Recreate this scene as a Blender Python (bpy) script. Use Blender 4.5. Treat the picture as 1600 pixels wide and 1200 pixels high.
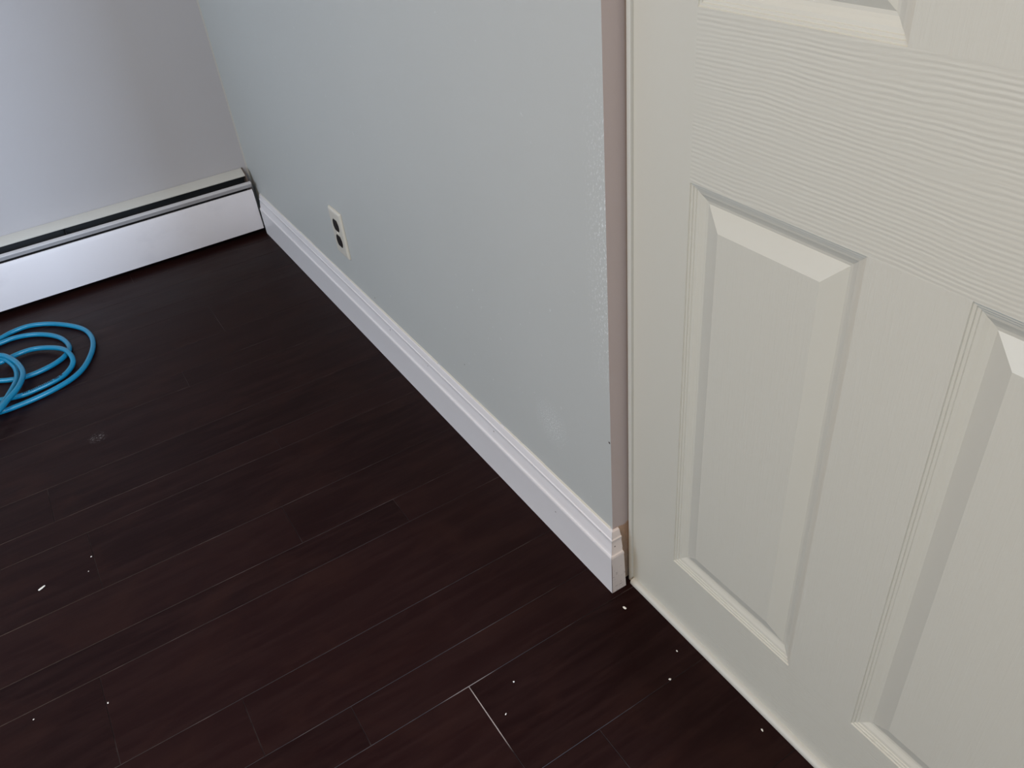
import bpy, bmesh, math, random
from mathutils import Vector, Matrix
S = bpy.context.scene
COL = S.collection
for o in list(bpy.data.objects): bpy.data.objects.remove(o)
random.seed(7)

# ------------------------------------------------------------------ camera
YAW, PIT, ROL, FPX = .4995, .6367, -.111, 1264.53
CAM = Vector((-.5135, -2.434, 1.0388))
f = Vector((math.sin(YAW)*math.cos(PIT), math.cos(YAW)*math.cos(PIT), -math.sin(PIT)))
r0 = Vector((math.cos(YAW), -math.sin(YAW), 0)); u0 = r0.cross(f)
r = r0*math.cos(ROL)+u0*math.sin(ROL); u = -r0*math.sin(ROL)+u0*math.cos(ROL)
cd = bpy.data.cameras.new('camera'); cam = bpy.data.objects.new('camera', cd); COL.objects.link(cam)
cd.sensor_width = 36; cd.lens = FPX/1600*36; cd.clip_start = .02
m = Matrix((r, u, -f)).transposed().to_4x4(); m.translation = CAM; cam.matrix_world = m
S.camera = cam

# ------------------------------------------------------------------ light and exposure
W = bpy.data.worlds.new('world'); S.world = W; W.use_nodes = True
W.node_tree.nodes['Background'].inputs[0].default_value = (.75, .85, 1, 1)
W.node_tree.nodes['Background'].inputs[1].default_value = .6
S.view_settings.view_transform = 'Standard'; S.view_settings.look = 'None'
S.view_settings.exposure = 0; S.view_settings.gamma = 1; S.view_settings.use_curve_mapping = False
def area(name, loc, target, sx, sy, power, col):
    l = bpy.data.lights.new(name, 'AREA'); l.shape = 'RECTANGLE'; l.size = sx; l.size_y = sy
    l.energy = power; l.color = col
    o = bpy.data.objects.new(name, l); COL.objects.link(o); o.location = loc
    o.rotation_euler = (Vector(target)-Vector(loc)).to_track_quat('-Z', 'Y').to_euler()
    return o
YA, XR = -2.70, 1.60                        # where the room widens behind the camera
XL, YB, ZC = -3.0, -4.4, 2.4          # left wall, wall behind the camera, ceiling
area('window_daylight', (XL-.25, -1.35, 1.5), (-.4, -1.6, .6), 1.25, 1.35, 54, (.69, .83, 1))
area('alcove_window_daylight', (.27, YB-.12, 1.45), (-.4, 0, .5), .27, 1.35, 112, (.60, .76, 1))
area('rear_window_daylight', (-1.6, YB-.25, 1.5), (-.6, 0, .8), 1.35, 1.35, 30, (.64, .84, 1))
area('ceiling_lamp', (-1.5, -2.6, ZC-.08), (-1.5, -2.6, 0), .6, .6, 38, (1, .72, .44))

# ------------------------------------------------------------------ node helpers
class N:
    def __init__(s, name):
        s.m = bpy.data.materials.new(name); s.m.use_nodes = True
        s.t = s.m.node_tree; s.b = s.t.nodes['Principled BSDF']
    def n(s, kind, **kw):
        x = s.t.nodes.new(kind)
        for k, v in kw.items(): setattr(x, k, v)
        return x
    def put(s, sock, v):
        if hasattr(v, 'is_output'): s.t.links.new(v, sock)
        elif isinstance(v, (tuple, list)) and sock.type == 'RGBA': sock.default_value = (*v[:3], 1)
        else: sock.default_value = v
    def math(s, op, a, b=0., c=0., clamp=False):
        x = s.n('ShaderNodeMath', operation=op, use_clamp=clamp)
        for i, v in enumerate((a, b, c)): s.put(x.inputs[i], v)
        return x.outputs[0]
    def pos(s):
        if not hasattr(s, '_p'): s._p = s.n('ShaderNodeNewGeometry').outputs['Position']
        return s._p
    def xyz(s):
        if not hasattr(s, '_x'):
            x = s.n('ShaderNodeSeparateXYZ'); s.put(x.inputs[0], s.pos()); s._x = x.outputs
        return s._x
    def noise(s, scale, sc=(1, 1, 1), detail=4, rough=.55, dist=0):
        mp = s.n('ShaderNodeMapping'); s.put(mp.inputs[0], s.pos()); mp.inputs['Scale'].default_value = sc
        x = s.n('ShaderNodeTexNoise'); s.put(x.inputs['Vector'], mp.outputs[0])
        x.inputs['Scale'].default_value = scale; x.inputs['Detail'].default_value = detail
        x.inputs['Roughness'].default_value = rough; x.inputs['Distortion'].default_value = dist
        return x.outputs[0]
    def ramp(s, v, a, b, lo=0., hi=1.):
        x = s.n('ShaderNodeMapRange', clamp=True)
        for i, q in enumerate((v, a, b, lo, hi)): s.put(x.inputs[i], q)
        return x.outputs[0]
    def mix(s, fac, a, b):
        x = s.n('ShaderNodeMix', data_type='RGBA')
        s.put(x.inputs[0], fac); s.put(x.inputs[6], a); s.put(x.inputs[7], b)
        return x.outputs[2]
    def near(s, p, rad, soft=.3):
        d = s.n('ShaderNodeVectorMath', operation='DISTANCE'); s.put(d.inputs[0], s.pos()); d.inputs[1].default_value = p
        return s.ramp(d.outputs['Value'], rad, rad*(1-soft), 0, 1)
    def bump(s, h, strength, dist=.001):
        b = s.n('ShaderNodeBump'); b.inputs['Strength'].default_value = strength; b.inputs['Distance'].default_value = dist
        s.put(b.inputs['Height'], h); s.put(s.b.inputs['Normal'], b.outputs[0])
    def fin(s, col, rough=.5, spec=.5, metal=0.):
        s.put(s.b.inputs['Base Color'], col); s.put(s.b.inputs['Roughness'], rough)
        s.b.inputs['Specular IOR Level'].default_value = spec; s.b.inputs['Metallic'].default_value = metal
        return s.m
def union(k, *vals):
    v = vals[0]
    for w in vals[1:]: v = k.math('MAXIMUM', v, w)
    return v

# ------------------------------------------------------------------ materials
def wall_paint(name, col, flecks=False, caulk_corner=False, rough=.55):
    k = N(name); c = k.mix(k.noise(3, detail=3), tuple(v*.975 for v in col), tuple(min(1, v*1.025) for v in col))
    if flecks:
        X = k.xyz()
        # pale roller-missed flecks beside the outer corner and one patch lower down
        edge = k.math('MULTIPLY', k.ramp(X[1], -1.712, -1.756), k.math('MULTIPLY', k.ramp(X[2], .36, .50), k.ramp(X[2], .82, .66)))
        fl = k.ramp(k.noise(330, (1, 1, .6), 3, .7), .56, .62)
        a = k.math('MULTIPLY', fl, edge)
        el = k.near((0, -1.606, .235), .05, .8)
        b = k.math('MULTIPLY', k.ramp(k.noise(380, (1, 1.4, 1), 3, .7), .53, .62), el)
        t = k.math('MULTIPLY', k.ramp(k.noise(90, detail=2), .70, .76), k.ramp(k.noise(2.3), .52, .6))
        c = k.mix(k.math('MULTIPLY', union(k, a, b, k.math('MULTIPLY', t, .5)), .75), c, (.74, .76, .76))
        dots = union(k, k.near((0, -1.7535, .296), .0022), k.near((0, -1.32, .19), .0014), k.near((0, -.90, .142), .0018))
        c = k.mix(dots, c, (.06, .045, .04))
    if caulk_corner:
        X = k.xyz(); c = k.mix(k.ramp(X[0], -.0045, -.003), c, (.50, .48, .44))
    k.bump(k.noise(220, detail=3), .12, .0006)
    return k.fin(c, rough, .35)
M = {}
M['wall_blue'] = wall_paint('blue_grey_wall_paint', (.44, .448, .43), flecks=True)
M['wall_back'] = wall_paint('pale_lavender_wall_paint', (.44, .42, .425), caulk_corner=True)
M['ceiling'] = wall_paint('ceiling_paint', (.75, .75, .73))
def end_paint():
    k = N('pinkish_primer_and_raw_edge'); X = k.xyz()
    z = k.math('ADD', X[2], k.math('MULTIPLY', k.math('SUBTRACT', k.noise(60), .5), .02))
    raw = k.mix(k.noise(150, detail=5), (.30, .17, .10), (.50, .34, .24))
    c = k.mix(k.ramp(z, .128, .124), k.mix(k.noise(8), (.43, .355, .335), (.46, .385, .365)), raw)
    k.bump(k.noise(300), .1, .0006)
    return k.fin(c, .6, .3)
M['wall_end'] = end_paint()
def white_paint(name, col, rough=.38, marks=(), extra=None, spec=.45):
    k = N(name); c = k.mix(k.noise(6, detail=3), tuple(v*.98 for v in col), col)
    if marks: c = k.mix(union(k, *[k.near(p, q) for p, q in marks]), c, (.10, .07, .06))
    if extra: c = extra(k, c)
    k.bump(k.noise(350), .05, .0004)
    return k.fin(c, rough, spec)
M['trim'] = white_paint('white_trim_paint', (.68, .655, .66), marks=(((-.0085, -1.735, .108), .0016), ((-.0085, -1.42, .10), .0016),
    ((-.0085, -.98, .10), .0018), ((-.014, -1.62, .06), .0016), ((-.0085, -1.16, .102), .0013)))
def cut_end(k, c):
    X = k.xyz()
    sc = k.math('MULTIPLY', k.ramp(k.noise(140, (1, 1, 3.5), 3), .62, .67), k.ramp(X[2], .06, .04))
    crack = k.math('MULTIPLY', k.ramp(X[0], -.0128, -.0131), k.ramp(k.noise(45), .36, .42))
    return k.mix(union(k, k.math('MULTIPLY', sc, .7), k.math('MULTIPLY', crack, k.ramp(X[2], .070, .062))), c, (.10, .05, .04))
M['trim_end'] = white_paint('white_trim_paint_worn', (.66, .58, .55), extra=cut_end, marks=(((-.003, -1.766, .098), .0016),))
M['caulk'] = white_paint('cream_caulk', (.56, .53, .46), .7)
M['door'] = white_paint('off_white_door_paint', (.53, .515, .452), .36)
M['strip'] = white_paint('white_vinyl_strip', (.50, .49, .445), .42)
def grain(name, horizontal):
    k = N(name); X = k.xyz()
    c = k.mix(k.noise(5), (.52, .505, .443), (.535, .52, .457))
    if horizontal:
        wob = k.math('MULTIPLY', k.noise(5, (1, 1, 2), 3), .016)
        zz = k.math('ADD', X[2], wob)
        ph = k.math('MULTIPLY', zz, 2*math.pi/.0043)
        h = k.math('SINE', ph)
        h = k.math('ADD', k.math('MULTIPLY', h, k.ramp(k.noise(30, (1, .35, 3), 3), .3, .65, .1, 1)), k.math('MULTIPLY', k.noise(160, (1, .08, 2.2), 3), 1.6))
        k.bump(h, .16, .0006)
    else:
        h = k.noise(420, (1, 1, .035), 3, .6); k.bump(h, .45, .0006)
    return k.fin(c, .38, .45)
M['door_rail'] = grain('door_skin_horizontal_grain', True)
M['door_grain'] = grain('door_skin_vertical_grain', False)
def floor_mat():
    k = N('espresso_plank_floor'); X = k.xyz()
    at = k.n('ShaderNodeAttribute', attribute_name='tone'); tone = at.outputs['Fac']
    off = k.n('ShaderNodeCombineXYZ'); k.put(off.inputs[0], k.math('MULTIPLY', tone, 7.)); k.put(off.inputs[2], k.math('MULTIPLY', tone, 13.))
    ad = k.n('ShaderNodeVectorMath', operation='ADD'); k.put(ad.inputs[0], k.pos()); k.put(ad.inputs[1], off.outputs[0])
    k._p2 = k._p; k._p = ad.outputs[0]
    g1 = k.noise(16, (.35, 3.2, 1), 6, .65, .6); g2 = k.noise(60, (.25, 5, 1), 4, .6)
    blot = k.noise(7, (1, 1.6, 1), 4, .6, .8)
    k._p = k._p2
    c = k.mix(tone, (.0085, .0021, .0019), (.0125, .0036, .0032))
    c = k.mix(k.ramp(g1, .42, .72, 0, .6), c, (.0215, .0088, .0074))
    c = k.mix(k.ramp(blot, .50, .70, 0, .5), c, (.0215, .0076, .0056))
    c = k.mix(k.ramp(g2, .62, .72, 0, .25), c, (.006, .004, .004))
    dust = k.math('MULTIPLY', k.near((-.636, -.797, 0), .022, .9), k.ramp(k.noise(190, (1, 1, 1), 4, .8), .5, .66))
    c = k.mix(k.math('MULTIPLY', dust, .5), c, (.35, .32, .31))
    fine = k.ramp(k.noise(500, detail=2), .73, .77, 0, .35)
    c = k.mix(k.math('MULTIPLY', fine, k.ramp(k.noise(5), .45, .6)), c, (.10, .09, .09))
    ro = k.ramp(k.noise(10, (.5, 2, 1), 4), .3, .7, .30, .44)
    k.bump(k.math('ADD', g1, k.math('MULTIPLY', g2, .6)), .18, .0008)
    return k.fin(c, ro, .095)
M['floor'] = floor_mat()
def edge_mat():
    k = N('worn_plank_edges')
    w = k.ramp(k.noise(11, (1, 1, 1), 3, .7), .50, .74, .0, .55)
    j = k.near((-.282, -1.83, 0), .07, .5)
    c = k.mix(w, (.010, .0035, .003), (.085, .060, .052))
    c = k.mix(j, c, (.30, .25, .23))
    return k.fin(c, .5, .2)
M['edge'] = edge_mat()
def simple(name, col, rough=.4, spec=.5, metal=0.):
    k = N(name); return k.fin(k.mix(k.noise(40), tuple(v*.94 for v in col), col), rough, spec, metal)
def enamel():
    k = N('white_enamel_steel')
    st = k.ramp(k.noise(7, (1, 1, 1.6), 4), .56, .72, 0, .35)
    c = k.mix(st, (.70, .67, .69), (.52, .50, .53))
    return k.fin(c, .42, .45)
M['enamel'] = enamel()
M['hood'] = simple('aged_cream_enamel', (.52, .50, .455), .45)
def damper_mat():
    k = N('grey_enamel_damper'); return k.fin(k.mix(k.noise(14, detail=4), (.44, .42, .425), (.56, .54, .54)), .4, .5)
M['damper'] = damper_mat()
M['shade_dark'] = simple('interior_shade_dark', (.018, .017, .017), .7)  # near-black colour stands in for shade inside the heater and door gap
M['bracket'] = simple('brown_stained_bracket', (.10, .07, .055), .6)
M['ivory'] = simple('ivory_plastic', (.60, .565, .49), .35)
M['brown'] = simple('dark_brown_plastic', (.014, .011, .010), .35)
M['slot'] = simple('black_slot', (.003, .003, .003), .6)
M['screw'] = simple('brass_screw', (.45, .36, .2), .35, .5, 1)
def hose_mat():
    k = N('blue_polyurethane_hose')
    return k.fin(k.mix(k.noise(18), (.003, .160, .300), (.005, .20, .345)), .3, .5)
M['hose'] = hose_mat()
M['print'] = simple('black_print', (.01, .02, .04), .5)
M['crumb'] = simple('white_plaster', (.72, .68, .62), .8)
M['brass'] = simple('brass', (.6, .42, .16), .3, .5, 1)

# ------------------------------------------------------------------ mesh helpers
def obj(name, bm, mats, parent=None, smooth=False, kind=None, label=None, cat=None, group=None):
    me = bpy.data.meshes.new(name); bmesh.ops.recalc_face_normals(bm, faces=bm.faces); bm.to_mesh(me); bm.free()
    for mm in (mats if isinstance(mats, (list, tuple)) else [mats]): me.materials.append(mm)
    if smooth:
        for p in me.polygons: p.use_smooth = True
    o = bpy.data.objects.new(name, me); COL.objects.link(o)
    if parent: o.parent = parent
    if kind: o['kind'] = kind
    if label: o['label'] = label
    if cat: o['category'] = cat
    if group: o['group'] = group
    return o
def smooth_by_angle(o, deg=35):
    me = o.data
    for p in me.polygons: p.use_smooth = True
    bm = bmesh.new(); bm.from_mesh(me)
    for e in bm.edges:
        if len(e.link_faces) == 2 and e.calc_face_angle(0) > math.radians(deg): e.smooth = False
    bm.to_mesh(me); bm.free()
def box(bm, a, b, mi=0):
    (x0, y0, z0), (x1, y1, z1) = a, b
    v = [bm.verts.new(p) for p in ((x0,y0,z0),(x1,y0,z0),(x1,y1,z0),(x0,y1,z0),(x0,y0,z1),(x1,y0,z1),(x1,y1,z1),(x0,y1,z1))]
    fs = [bm.faces.new([v[i] for i in q]) for q in ((0,3,2,1),(4,5,6,7),(0,1,5,4),(1,2,6,5),(2,3,7,6),(3,0,4,7))]
    for q in fs: q.material_index = mi
    return fs      # bottom, top, y0, x1, y1, x0
def extrude_profile(bm, prof, place, s0, s1, caps=True, mi=0):
    """closed profile of (a,b) pairs; place(a,b,s) -> point"""
    v0 = [bm.verts.new(place(a, b, s0)) for a, b in prof]; v1 = [bm.verts.new(place(a, b, s1)) for a, b in prof]
    n = len(prof)
    for i in range(n):
        bm.faces.new((v0[i], v0[(i+1) % n], v1[(i+1) % n], v1[i])).material_index = mi
    if caps: bm.faces.new(v0[::-1]); bm.faces.new(v1)
def empty(name, loc, label=None, cat=None, kind=None, group=None):
    o = bpy.data.objects.new(name, None); COL.objects.link(o); o.location = loc; o.empty_display_size = .05
    if label: o['label'] = label
    if cat: o['category'] = cat
    if kind: o['kind'] = kind
    if group: o['group'] = group
    return o
def par(o, p):      # parent keeping the world place
    o.parent = p; o.matrix_parent_inverse = Matrix.Translation(p.location).inverted(); return o

# ------------------------------------------------------------------ floor (one mesh, planks with eased edges)
L, TB, HB = 1.7566, .014, .1249
XD = .030                                   # door face
seams = [-1.94, -1.779, -1.707, -1.60, -1.431, -1.361, -1.249, -1.087, -1.017, -.905, -.737, -.665, -.552, -.387, -.317, -.205, -.107, -.037]
known = {(-1.94): [-.282], (-1.779): [-.437], (-1.707): [-.565], (-1.60): [-.738], (-1.361): [-.381], (-1.431): [-.204],
         (-1.249): [-.702], (-1.087): [-.325], (-1.017): [-.75], (-.737): [-.423], (-.552): [-.286], (-.107): [-.423]}
ys = list(seams) + [.05]
y = -1.94; wds = [.169, .112, .07]; i = 0
while y > YB-.1: y -= wds[i % 3]; i += 1; ys.insert(0, y)
bm = bmesh.new(); tl = bm.faces.layers.float.new('tone')
def plank(x0, x1, y0, y1):
    e, d = .0007, .0006; t = random.random()
    o = [bm.verts.new(p) for p in ((x0,y0,-d),(x1,y0,-d),(x1,y1,-d),(x0,y1,-d))]
    n = [bm.verts.new(p) for p in ((x0+e,y0+e,0),(x1-e,y0+e,0),(x1-e,y1-e,0),(x0+e,y1-e,0))]
    for q in [n]+[[o[a], o[(a+1) % 4], n[(a+1) % 4], n[a]] for a in range(4)]:
        fc = bm.faces.new(q); fc[tl] = t; fc.material_index = 0 if q is n else 1
for a, b in zip(ys, ys[1:]):
    ends = list(known.get(a, []))
    if not ends:
        ends = [random.choice((-1.15, -1.4, -1.7, .06)) if a > -1.95 else random.uniform(-1.2, -.1)]
    lo = min(ends)
    while lo > XL: lo -= random.uniform(.75, 1.15); ends.append(lo)
    xs = sorted([e for e in ends if XL-.05 < e < .12]+[XL-.05, .14])
    for p, q in zip(xs, xs[1:]): plank(p, q, a, b)
    if b < -2.6: plank(.14, 1.65, a, b)
fs = box(bm, (XL-.05, YB-.2, -.03), (XR+.05, .06, -.0012))
obj('floor', bm, [M['floor'], M['edge']], kind='structure')

# ------------------------------------------------------------------ walls and ceiling
T = .12
bm = bmesh.new(); box(bm, (XL-T, 0, -.03), (.26, T, ZC)); obj('wall_back', bm, M['wall_back'], kind='structure')
bm = bmesh.new()
fs = box(bm, (0, -L, -.03), (T, 0, ZC)); fs[2].material_index = 1      # outer end face beside the door
obj('wall_right', bm, [M['wall_blue'], M['wall_end']], kind='structure')
DY1 = -2.4905                               # far side of the door opening
bm = bmesh.new(); box(bm, (0, YA, -.03), (T, DY1, ZC)); box(bm, (0, DY1, 2.0), (T, -L, ZC))
obj('wall_right_rear', bm, M['wall_blue'], kind='structure')
def wall_with_window(name, axis, at, out, s0, s1, w0, w1, zs, ze, mat):
    bm = bmesh.new()
    def b(a0, a1, z0, z1):
        lo, hi = sorted((at, at+out))
        if axis == 'x': box(bm, (lo, a0, z0), (hi, a1, z1))
        else: box(bm, (a0, lo, z0), (a1, hi, z1))
    b(s0, w0, -.03, ZC); b(w1, s1, -.03, ZC); b(w0, w1, -.03, zs); b(w0, w1, ze, ZC)
    obj(name, bm, mat, kind='structure')
wall_with_window('wall_left', 'x', XL, -T, YB, 0, -1.8, -.5, .8, 2.2, M['wall_back'])
bm = bmesh.new(); ws = ((-2.3, -.9), (.13, .41)); x0 = XL-T
for w0, w1 in ws:
    box(bm, (x0, YB-T, -.03), (w0, YB, ZC)); box(bm, (w0, YB-T, -.03), (w1, YB, .8)); box(bm, (w0, YB-T, 2.2), (w1, YB, ZC)); x0 = w1
box(bm, (x0, YB-T, -.03), (XR+T, YB, ZC)); obj('wall_rear', bm, M['wall_back'], kind='structure')
bm = bmesh.new(); box(bm, (XR, YB, -.03), (XR+T, YA+T, ZC)); box(bm, (T, YA, -.03), (XR, YA+T, ZC)); obj('wall_alcove', bm, M['wall_back'], kind='structure')
def window(n, axis, at, w0, w1):
    bm = bmesh.new()
    def b(a0, a1, z0, z1, d=.02):
        if axis == 'x': box(bm, (at-.08, a0, z0), (at-.08+d, a1, z1))
        else: box(bm, (a0, at-.08, z0), (a1, at-.08+d, z1))
    b(w0, w0+.04, .8, 2.2); b(w1-.04, w1, .8, 2.2); b(w0, w1, .8, .84); b(w0, w1, 2.16, 2.2); b(w0, w1, 1.48, 1.52)
    obj('window_%d' % n, bm, M['trim'], kind='structure')
window(1, 'x', XL, -1.8, -.5); window(2, 'y', YB, -2.3, -.9)
bm = bmesh.new(); box(bm, (XL-T, YB-T, ZC), (XR+T, T, ZC+.08)); obj('ceiling', bm, M['ceiling'], kind='structure')
bm = bmesh.new(); box(bm, (T, YA+T, -.03), (.26, 0, ZC)); obj('wall_closet', bm, M['wall_back'], kind='structure')

# ------------------------------------------------------------------ baseboards
# (thickness out from the wall, height)
BP = [(0, .0008), (TB, .0008), (TB, .0765), (.0143, .079), (.0142, .0812), (.0132, .0832), (.0116, .0842), (.0108, .0858),
      (.0102, .091), (.0088, .098), (.0078, .1035), (.0075, .1075), (.0081, .1092), (.0082, .1108), (.0066, .1125),
      (.0056, .117), (.0048, .1215), (.0038, .1243), (.0022, HB), (0, HB)]
# long run with a mitred end at the outer corner
bm = bmesh.new()
v0 = [bm.verts.new((-a, -.068, b)) for a, b in BP]; v1 = [bm.verts.new((-a, -L-a+.0002, b)) for a, b in BP]
n = len(BP)
for i in range(n): bm.faces.new((v0[i], v0[(i+1) % n], v1[(i+1) % n], v1[i]))
bm.faces.new(v0[::-1]); bm.faces.new(v1)
base = obj('baseboard_right', bm, M['trim'], kind='structure'); smooth_by_angle(base, 28)
bm = bmesh.new()        # cream caulk bead with breaks along the top edge
yy = -.068
while yy > -L+.02:
    ln = random.uniform(.05, .22); y1 = max(yy-ln, -L+.004); hgt = random.uniform(.0012, .0026); wd = random.uniform(.0014, .0026)
    extrude_profile(bm, [(0, HB-.0003), (wd, HB-.0002), (wd*.6, HB+hgt*.6), (0, HB+hgt)], lambda a, b, s: (-a, s, b), yy, y1)
    yy = y1-random.choice((.0, .0, .012))
obj('caulk', bm, M['caulk'], base)
bm = bmesh.new()        # short return round the corner, hacked off at a slant
XE = [(0, .0135), (.03, .0118), (.07, .0098), (.085, .0100), (.10, .0106), (.113, .0105), (HB, .0092)]
def xend(z):
    for (a, p), (b, q) in zip(XE, XE[1:]):
        if z <= b: return p+(q-p)*max(0, z-a)/(b-a)+.0004*math.sin(z*420)
    return XE[-1][1]
v0 = [bm.verts.new((-a+.0002, -L-a, b)) for a, b in BP]; v1 = [bm.verts.new((xend(b), -L-a, b)) for a, b in BP]
for i in range(n): bm.faces.new((v0[i], v0[(i+1) % n], v1[(i+1) % n], v1[i]))
bm.faces.new(v0[::-1]); bm.faces.new(v1)
o = obj('baseboard_end', bm, M['trim_end'], kind='structure'); smooth_by_angle(o, 28)

# ------------------------------------------------------------------ door
door = empty('door_1', (XD, -1.769, 0), kind='structure')
YL, YR = -1.769, -2.4615
cy = [YL, -1.8583, -2.0701, -2.1634, -2.3752, YR]
cz = [.006, .1289, .6994, .8647, 1.50, 1.615, 1.85, 1.975]
def part(name, bm, mats, smooth=None, label=None):
    o = obj(name, bm, mats, label=label); par(o, door)
    if smooth: smooth_by_angle(o, smooth)
    return o
bm = bmesh.new()
for i in range(5):
    for j in range(7):
        y0, y1, z0, z1 = cy[i], cy[i+1], cz[j], cz[j+1]
        if i in (1, 3) and j in (1, 3, 5): continue
        fc = bm.faces.new([bm.verts.new(p) for p in ((XD, y0, z0), (XD, y1, z0), (XD, y1, z1), (XD, y0, z1))])
        fc.material_index = 0 if i in (0, 4) else (1 if j in (0, 2, 4, 6) else 2)
        if i in (0, 4): fc.material_index = 3
for a, b in (((YL, cz[0]), (YL, cz[-1])), ((YR, cz[0]), (YR, cz[-1])), ((YL, cz[0]), (YR, cz[0])), ((YL, cz[-1]), (YR, cz[-1]))):
    bm.faces.new([bm.verts.new(p) for p in ((XD, a[0], a[1]), (XD, b[0], b[1]), (XD+.035, b[0], b[1]), (XD+.035, a[0], a[1]))])
bm.faces.new([bm.verts.new(p) for p in ((XD+.035, YL, cz[0]), (XD+.035, YR, cz[0]), (XD+.035, YR, cz[-1]), (XD+.035, YL, cz[-1]))])
bmesh.ops.remove_doubles(bm, verts=bm.verts, dist=1e-6)
part('door_skin', bm, [M['door'], M['door_rail'], M['door_grain'], M['door']])
RP = [(0, 0), (.0006, .0016), (.0030, .0018), (.0036, .0032), (.0060, .0036), (.0066, .0046), (.0100, .0054), (.0135, .0072),
      (.0165, .0084), (.0195, .0088), (.0415, .0006), (.0420, .0004)]
for i in (1, 3):
    for j in (1, 3, 5):
        bm = bmesh.new(); y0, y1, z0, z1 = cy[i], cy[i+1], cz[j], cz[j+1]; prev = None
        for mg, d in RP:
            ring = [bm.verts.new(p) for p in ((XD+d, y0-mg, z0+mg), (XD+d, y1+mg, z0+mg), (XD+d, y1+mg, z1-mg), (XD+d, y0-mg, z1-mg))]
            if prev:
                for q in range(4): bm.faces.new((prev[q], prev[(q+1) % 4], ring[(q+1) % 4], ring[q])).material_index = 0
            prev = ring
        bm.faces.new(prev).material_index = 1
        part('raised_panel', bm, [M['door'], M['door_grain']])
# rounded white strip along the foot of the door and down its near edge
bm = bmesh.new()
q = [(XD, .0002), (.0216, .0002), (.0213, .003), (.0222, .0062), (.0245, .0083), (.0275, .0092), (XD, .0092)]
extrude_profile(bm, q, lambda a, b, s: (a, s, b), -1.7715, YR)
part('bottom_strip', bm, M['strip'], 40)
bm = bmesh.new()
q = [(XD+.035, -1.7618), (XD-.003, -1.7618), (.0258, -1.7626), (.0255, -1.7638), (.0256, -1.7665), (.0266, -1.7684), (.0285, -1.769), (XD+.035, -1.769)]
extrude_profile(bm, q, lambda a, b, s: (a, b, s), .0004, 1.975)
part('edge_strip', bm, M['strip'], 40)
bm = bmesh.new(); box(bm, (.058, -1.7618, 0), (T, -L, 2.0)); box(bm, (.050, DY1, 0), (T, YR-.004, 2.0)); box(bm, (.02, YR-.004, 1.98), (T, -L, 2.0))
obj('trim_1', bm, M['shade_dark'], kind='structure')  # jamb filler; the gap's shade is painted in as near-black

# ------------------------------------------------------------------ baseboard heater
HX = -.0165                                  # right-hand end
heater = empty('baseboard_heater', (-1.3, -.03, 0), 'long white enamel baseboard heater on the floor along the back wall', 'heater')
X0 = -2.6
def hpart(name, prof, mat, x1=HX, sm=30, label=None, x0=X0):
    bm = bmesh.new(); extrude_profile(bm, prof, lambda a, b, s: (s, -a, b), x0, x1)
    o = obj(name, bm, mat, label=label); par(o, heater)
    if sm: smooth_by_angle(o, sm)
    return o
hpart('back_plate', [(.0004, .020), (.0004, .1855), (.0022, .1855), (.0022, .020)], M['shade_dark'], HX-.004, None)  # shade seen through the slot is put into this plate's dark colour
hpart('hood', [(.0005, .1865), (.0005, .1900), (.0030, .1925), (.0060, .1923), (.0290, .1815), (.0325, .1785), (.0325, .1760), (.0312, .1760),
               (.0312, .1778), (.0285, .1800), (.0060, .1905), (.0035, .1900), (.0022, .1880), (.0022, .186), (.0004, .186)], M['hood'], HX-.004, label='yellowed cream top hood')
hpart('damper', [(.0455, .1600), (.0470, .1625), (.0500, .1640), (.0560, .1630), (.0595, .1605), (.0600, .1585), (.0590, .1568), (.0515, .1462), (.0500, .1470),
                 (.0570, .1572), (.0575, .1590), (.0550, .1612), (.0500, .1622), (.0480, .1610)], M['damper'], HX+.0015, label='dull grey damper blade')
hpart('front_panel', [(.0490, .1385), (.0505, .1398), (.0535, .1392), (.0575, .1290), (.0605, .0190), (.0600, .0165), (.0540, .0165), (.0540, .0177),
                      (.0592, .0178), (.0562, .1290), (.0527, .1380), (.0505, .1384)], M['enamel'], label='white front cover')
bm = bmesh.new()
box(bm, (X0+.03, -.050, .045), (HX-.03, -.006, .118))
fin_x = HX-.035
while fin_x > -1.5: box(bm, (fin_x-.0006, -.052, .040), (fin_x, -.004, .125)); fin_x -= .008
par(obj('fin_element', bm, M['shade_dark']), heater)
bm = bmesh.new(); box(bm, (X0, -.050, .0165), (HX-.002, -.0025, .0185)); par(obj('bottom_tray', bm, M['shade_dark']), heater)
bm = bmesh.new()
extrude_profile(bm, [(.0025, .018), (.0025, .193), (.006, .1935), (.029, .183), (.0345, .176), (.041, .158), (.048, .140), (.053, .018)],
                lambda a, b, s: (s, -a, b), HX-.004, HX-.0005)
par(obj('end_plate', bm, M['bracket']), heater)
for bx in (-.53, -1.15, -1.8):
    bm = bmesh.new(); extrude_profile(bm, [(.0028, .150), (.0028, .172), (.043, .158), (.043, .150)], lambda a, b, s: (s, -a, b), bx, bx+.0012)
    par(obj('bracket', bm, M['shade_dark']), heater)

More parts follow.
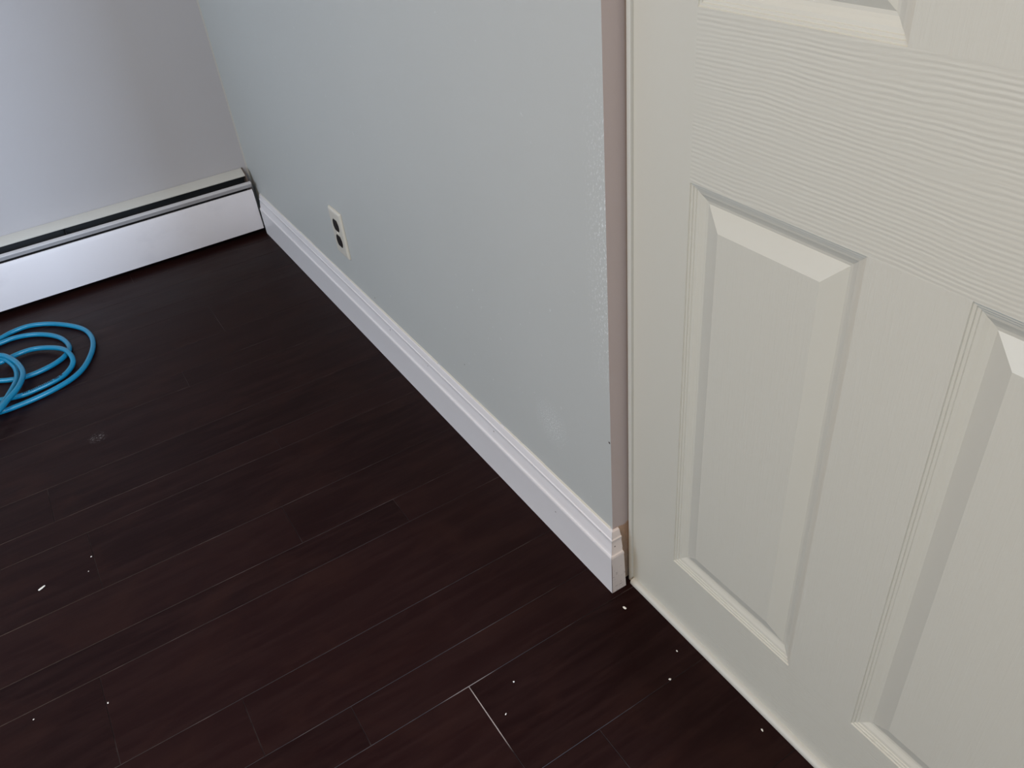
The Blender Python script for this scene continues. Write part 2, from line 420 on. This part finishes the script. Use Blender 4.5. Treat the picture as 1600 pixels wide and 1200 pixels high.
# ------------------------------------------------------------------ outlet
OY, OZ = -.7600, .2518
plate = empty('electrical_outlet', (0, OY, OZ), 'ivory duplex outlet with dark receptacles low on the blue-grey wall', 'outlet')
bm = bmesh.new()
def rr(w, h, rad, x, k=5):
    pts = []
    for sx, sz, a0 in ((1, 1, 0), (-1, 1, 90), (-1, -1, 180), (1, -1, 270)):
        for t in range(k+1):
            a = math.radians(a0+90*t/k); pts.append((x, OY+sx*(w-rad)+rad*math.cos(a), OZ+sz*(h-rad)+rad*math.sin(a)))
    return pts
prev = None
for w, h, x in ((.035, .057, -.0003), (.035, .057, -.0018), (.0338, .0558, -.0042), (.0318, .0538, -.0056), (.029, .051, -.0060)):
    ring = [bm.verts.new(p) for p in rr(w, h, .0022, x)]
    if prev:
        for i in range(len(ring)): bm.faces.new((prev[i], prev[(i+1) % len(ring)], ring[(i+1) % len(ring)], ring[i]))
    prev = ring
bm.faces.new(prev)
o = par(obj('cover_plate', bm, M['ivory']), plate); smooth_by_angle(o, 40)
for sz in (1, -1):
    bm = bmesh.new(); c = (OY, OZ+sz*.0195); ring0, ring1 = [], []
    for t in range(32):
        a = 2*math.pi*t/32; yy, zz = .0172*math.cos(a), max(-.0142, min(.0142, .0172*math.sin(a)))
        ring0.append(bm.verts.new((-.0058, c[0]+yy, c[1]+zz))); ring1.append(bm.verts.new((-.0068, c[0]+yy*.97, c[1]+zz*.97)))
    for t in range(32): bm.faces.new((ring0[t], ring0[(t+1) % 32], ring1[(t+1) % 32], ring1[t]))
    bm.faces.new(ring1)
    rc = par(obj('receptacle', bm, M['brown'], label='dark brown receptacle face'), plate)
    for dy, hh in ((.0063, .0040), (-.0063, .0034)):
        bm = bmesh.new(); box(bm, (-.00695, c[0]+dy-.0009, c[1]+.003-hh), (-.0066, c[0]+dy+.0009, c[1]+.003+hh)); s = obj('slot', bm, M['slot']); s.parent = rc
        s.matrix_parent_inverse = Matrix.Translation(plate.location).inverted() @ Matrix.Translation(plate.location)
    bm = bmesh.new(); bmesh.ops.create_cone(bm, cap_ends=True, segments=14, radius1=.0023, radius2=.0023, depth=.0004,
        matrix=Matrix.Translation((-.0069, c[0], c[1]-.0075)) @ Matrix.Rotation(math.pi/2, 4, 'Y')); s = obj('slot', bm, M['slot']); s.parent = rc
bm = bmesh.new(); bmesh.ops.create_cone(bm, cap_ends=True, segments=20, radius1=.0034, radius2=.0026, depth=.0014,
    matrix=Matrix.Translation((-.0066, OY, OZ)) @ Matrix.Rotation(-math.pi/2, 4, 'Y'))
par(obj('screw', bm, M['ivory']), plate)

# ------------------------------------------------------------------ air hose
R_ = .0060
A = [(-.776,-.195),(-.75,-.182),(-.71,-.176),(-.672,-.193),(-.636,-.224),(-.603,-.266),(-.582,-.307),(-.574,-.356),(-.578,-.402),(-.591,-.446),(-.613,-.492),(-.642,-.524),(-.681,-.544),(-.726,-.556),(-.772,-.561),(-.806,-.560)]
B = [(-.778,-.222),(-.745,-.218),(-.703,-.233),(-.668,-.263),(-.644,-.300),(-.632,-.340),(-.631,-.377),(-.646,-.407),(-.676,-.429),(-.714,-.440),(-.742,-.440),(-.767,-.432),(-.794,-.416)]
C = [(-.7851,-.3380),(-.7530,-.3224),(-.7158,-.3181),(-.6821,-.3378),(-.6500,-.3773),(-.6343,-.4158),(-.6303,-.4487),(-.6395,-.4706),(-.6603,-.4984),(-.6858,-.5104),(-.7220,-.5183),(-.7570,-.5213),(-.8012,-.5060)]
D = [(-.7776,-.3339),(-.7605,-.3599),(-.7452,-.4016),(-.7378,-.4473),(-.7409,-.4832),(-.7557,-.5242),(-.7803,-.5604),(-.7982,-.5902)]
E_ = [(-.7814,-.3261),(-.7668,-.3530),(-.7558,-.3910),(-.7532,-.4271),(-.7581,-.4670),(-.7749,-.5117),(-.7927,-.5482),(-.8053,-.5677)]
z1, z2, z3 = .0062, .0185, .0300
path = [(-1.18,-.62,z1),(-1.13,-.50,z1),(-1.05,-.36,z1),(-.95,-.27,z1),(-.85,-.22,z1)]
path += [(x, y, z1) for x, y in A]
path += [(-.88,-.545,z1),(-.97,-.50,z1),(-1.03,-.42,z1+.004),(-1.03,-.34,z2),(-.97,-.265,z2),(-.90,-.235,z1+.003),(-.83,-.226,z1)]
path += [(x, y, z1) for x, y in B]
path += [(-.84,-.385,z1+.004),(-.89,-.36,z2),(-.91,-.335,z2),(-.88,-.322,z2),(-.83,-.327,z1+.005)]
zc = [z1+.006, z1+.004, z1+.003, z1+.005, z1+.010, z2, z1+.006, z1, z1, z1, z1, z1, z1]
path += [(x, y, z) for (x, y), z in zip(C, zc)]
path += [(-.87,-.485,z1+.003),(-.93,-.44,z1+.008),(-.95,-.38,z2),(-.93,-.32,z2),(-.87,-.292,z2),(-.825,-.300,z2)]
path += [(x, y, z) for (x, y), z in zip(E_, [z2, z2, z2-.002, z2-.002, z2-.001, z2, z2, z2])]
path += [(-.87,-.600,z2-.002),(-.93,-.585,z1+.006),(-.99,-.55,z2),(-1.02,-.47,z2+.006),(-1.00,-.38,z3),(-.95,-.30,z3+.002),(-.89,-.285,z3),(-.83,-.300,z3)]
path += [(x, y, z) for (x, y), z in zip(D, [z3-.001]*8)]
path += [(-.845,-.655,z2+.006),(-.91,-.70,z1+.004),(-1.0,-.74,z1),(-1.08,-.77,z1)]
def crom(P, k=9):
    out = []
    for i in range(len(P)-1):
        p0, p1, p2, p3 = (Vector(P[max(0, i-1)]), Vector(P[i]), Vector(P[i+1]), Vector(P[min(len(P)-1, i+2)]))
        for t in range(k):
            s = t/k
            out.append(.5*((2*p1)+(p2-p0)*s+(2*p0-5*p1+4*p2-p3)*s*s+(3*p1-p0-3*p2+p3)*s**3))
    out.append(Vector(P[-1])); return out
def tube(bm, pts, rad, seg=14):
    prev = None; up = Vector((0, 0, 1))
    for i, p in enumerate(pts):
        t = (pts[min(i+1, len(pts)-1)]-pts[max(i-1, 0)]).normalized(); s = t.cross(up).normalized(); w = s.cross(t)
        ring = [bm.verts.new(p+s*rad*math.cos(2*math.pi*a/seg)+w*rad*math.sin(2*math.pi*a/seg)) for a in range(seg)]
        if prev:
            for a in range(seg): bm.faces.new((prev[a], prev[(a+1) % seg], ring[(a+1) % seg], ring[a]))
        else: bm.faces.new(ring[::-1])
        prev = ring
    bm.faces.new(prev)
pts = crom(path)
for _ in range(6): pts = [pts[0]]+[(pts[i-1]+pts[i]*2+pts[i+1])/4 for i in range(1, len(pts)-1)]+[pts[-1]]
bm = bmesh.new(); tube(bm, pts, R_)
hose = obj('air_hose', bm, M['hose'], smooth=True, label='coiled bright blue air hose lying on the dark floor near the heater', cat='hose')
# a short run of tiny worn black printing along one turn
bm = bmesh.new(); seg = crom([(x, y, z) for (x, y), z in zip(C, zc)][8:12], 12)
for i in range(2, len(seg)-3, 1):
    if i % 6 == 5: continue
    p = min(pts, key=lambda q: (q-seg[i]).length if True else 0)
    t = (seg[i+1]-seg[i]).normalized(); s = Vector((-t.y, t.x, 0))
    if s.y > 0: s = -s
    a0, a1 = math.radians(60), math.radians(98 if i % 3 else 86)
    P = [p+(s*math.cos(a)+Vector((0, 0, 1))*math.sin(a))*(R_+.00042)+t*d for a, d in ((a0, 0), (a0, .0026), (a1, .0026), (a1, 0))]
    Q = [v-(s*math.cos(a0)+Vector((0, 0, 1))*math.sin(a0))*.0007 for v in P]
    vv = [bm.verts.new(v) for v in P+Q]
    for q in ((0,1,2,3), (7,6,5,4), (0,4,5,1), (1,5,6,2), (2,6,7,3), (3,7,4,0)): bm.faces.new([vv[k] for k in q])
obj('printed_marking', bm, M['print'], hose)

# ------------------------------------------------------------------ plaster crumbs on the floor
def crumb(x, y, rx, ry, rz, rot, label):
    bm = bmesh.new(); bmesh.ops.create_icosphere(bm, subdivisions=2, radius=1)
    rnd = random.Random(label)
    for v in bm.verts:
        k = rnd.uniform(.72, 1.15); v.co = Vector((v.co.x*rx*k, v.co.y*ry*k, v.co.z*rz))
    mn = min(v.co.z for v in bm.verts)
    for v in bm.verts: v.co.z -= mn
    o = obj('plaster_crumb', bm, M['crumb'], label=label, cat='crumb', group='plaster crumbs scattered on the dark floor')
    o.location = (x, y, .0001); o.rotation_euler.z = rot
for a in [
    (-.016, -1.804, .0020, .0034, .0012, .3, 'white plaster crumb on the floor just below the outer baseboard corner'),
    (-.003, -1.909, .0011, .0016, .0009, 0, 'tiny white crumb on the floor beside the door strip, nearest the corner'),
    (-.042, -1.938, .0016, .0020, .0010, 1, 'white crumb on the floor out from the door, middle of the three beside it'),
    (.006, -2.066, .0012, .0024, .0010, 2.8, 'white crumb against the foot of the door, nearest the bottom of the photo'),
    (-.225, -1.811, .0014, .0012, .0008, 0, 'tiny white crumb beside the wide pale plank joint'),
    (-.261, -1.847, .0017, .0008, .0006, .5, 'tiny pinkish crumb below another on the plank right of the pale joint'),
    (-.792, -1.181, .0078, .0022, .0010, .45, 'largest white plaster flake, long and thin, on the left of the floor'),
    (-.706, -1.157, .0018, .0011, .0007, .4, 'tiny white crumb beside the dark plank end, above the largest flake'),
    (-.716, -1.191, .0010, .0010, .0006, 0, 'tiny white crumb just under the dark plank end, level with the largest flake'),
    (-.834, -1.449, .0014, .0010, .0007, .2, 'tiny white crumb at the lower left of the floor, nearest the photo edge'),
    (-.735, -1.487, .0011, .0016, .0006, 0, 'tiny pale crumb lying on the lower left plank end joint')]:
    crumb(*a)
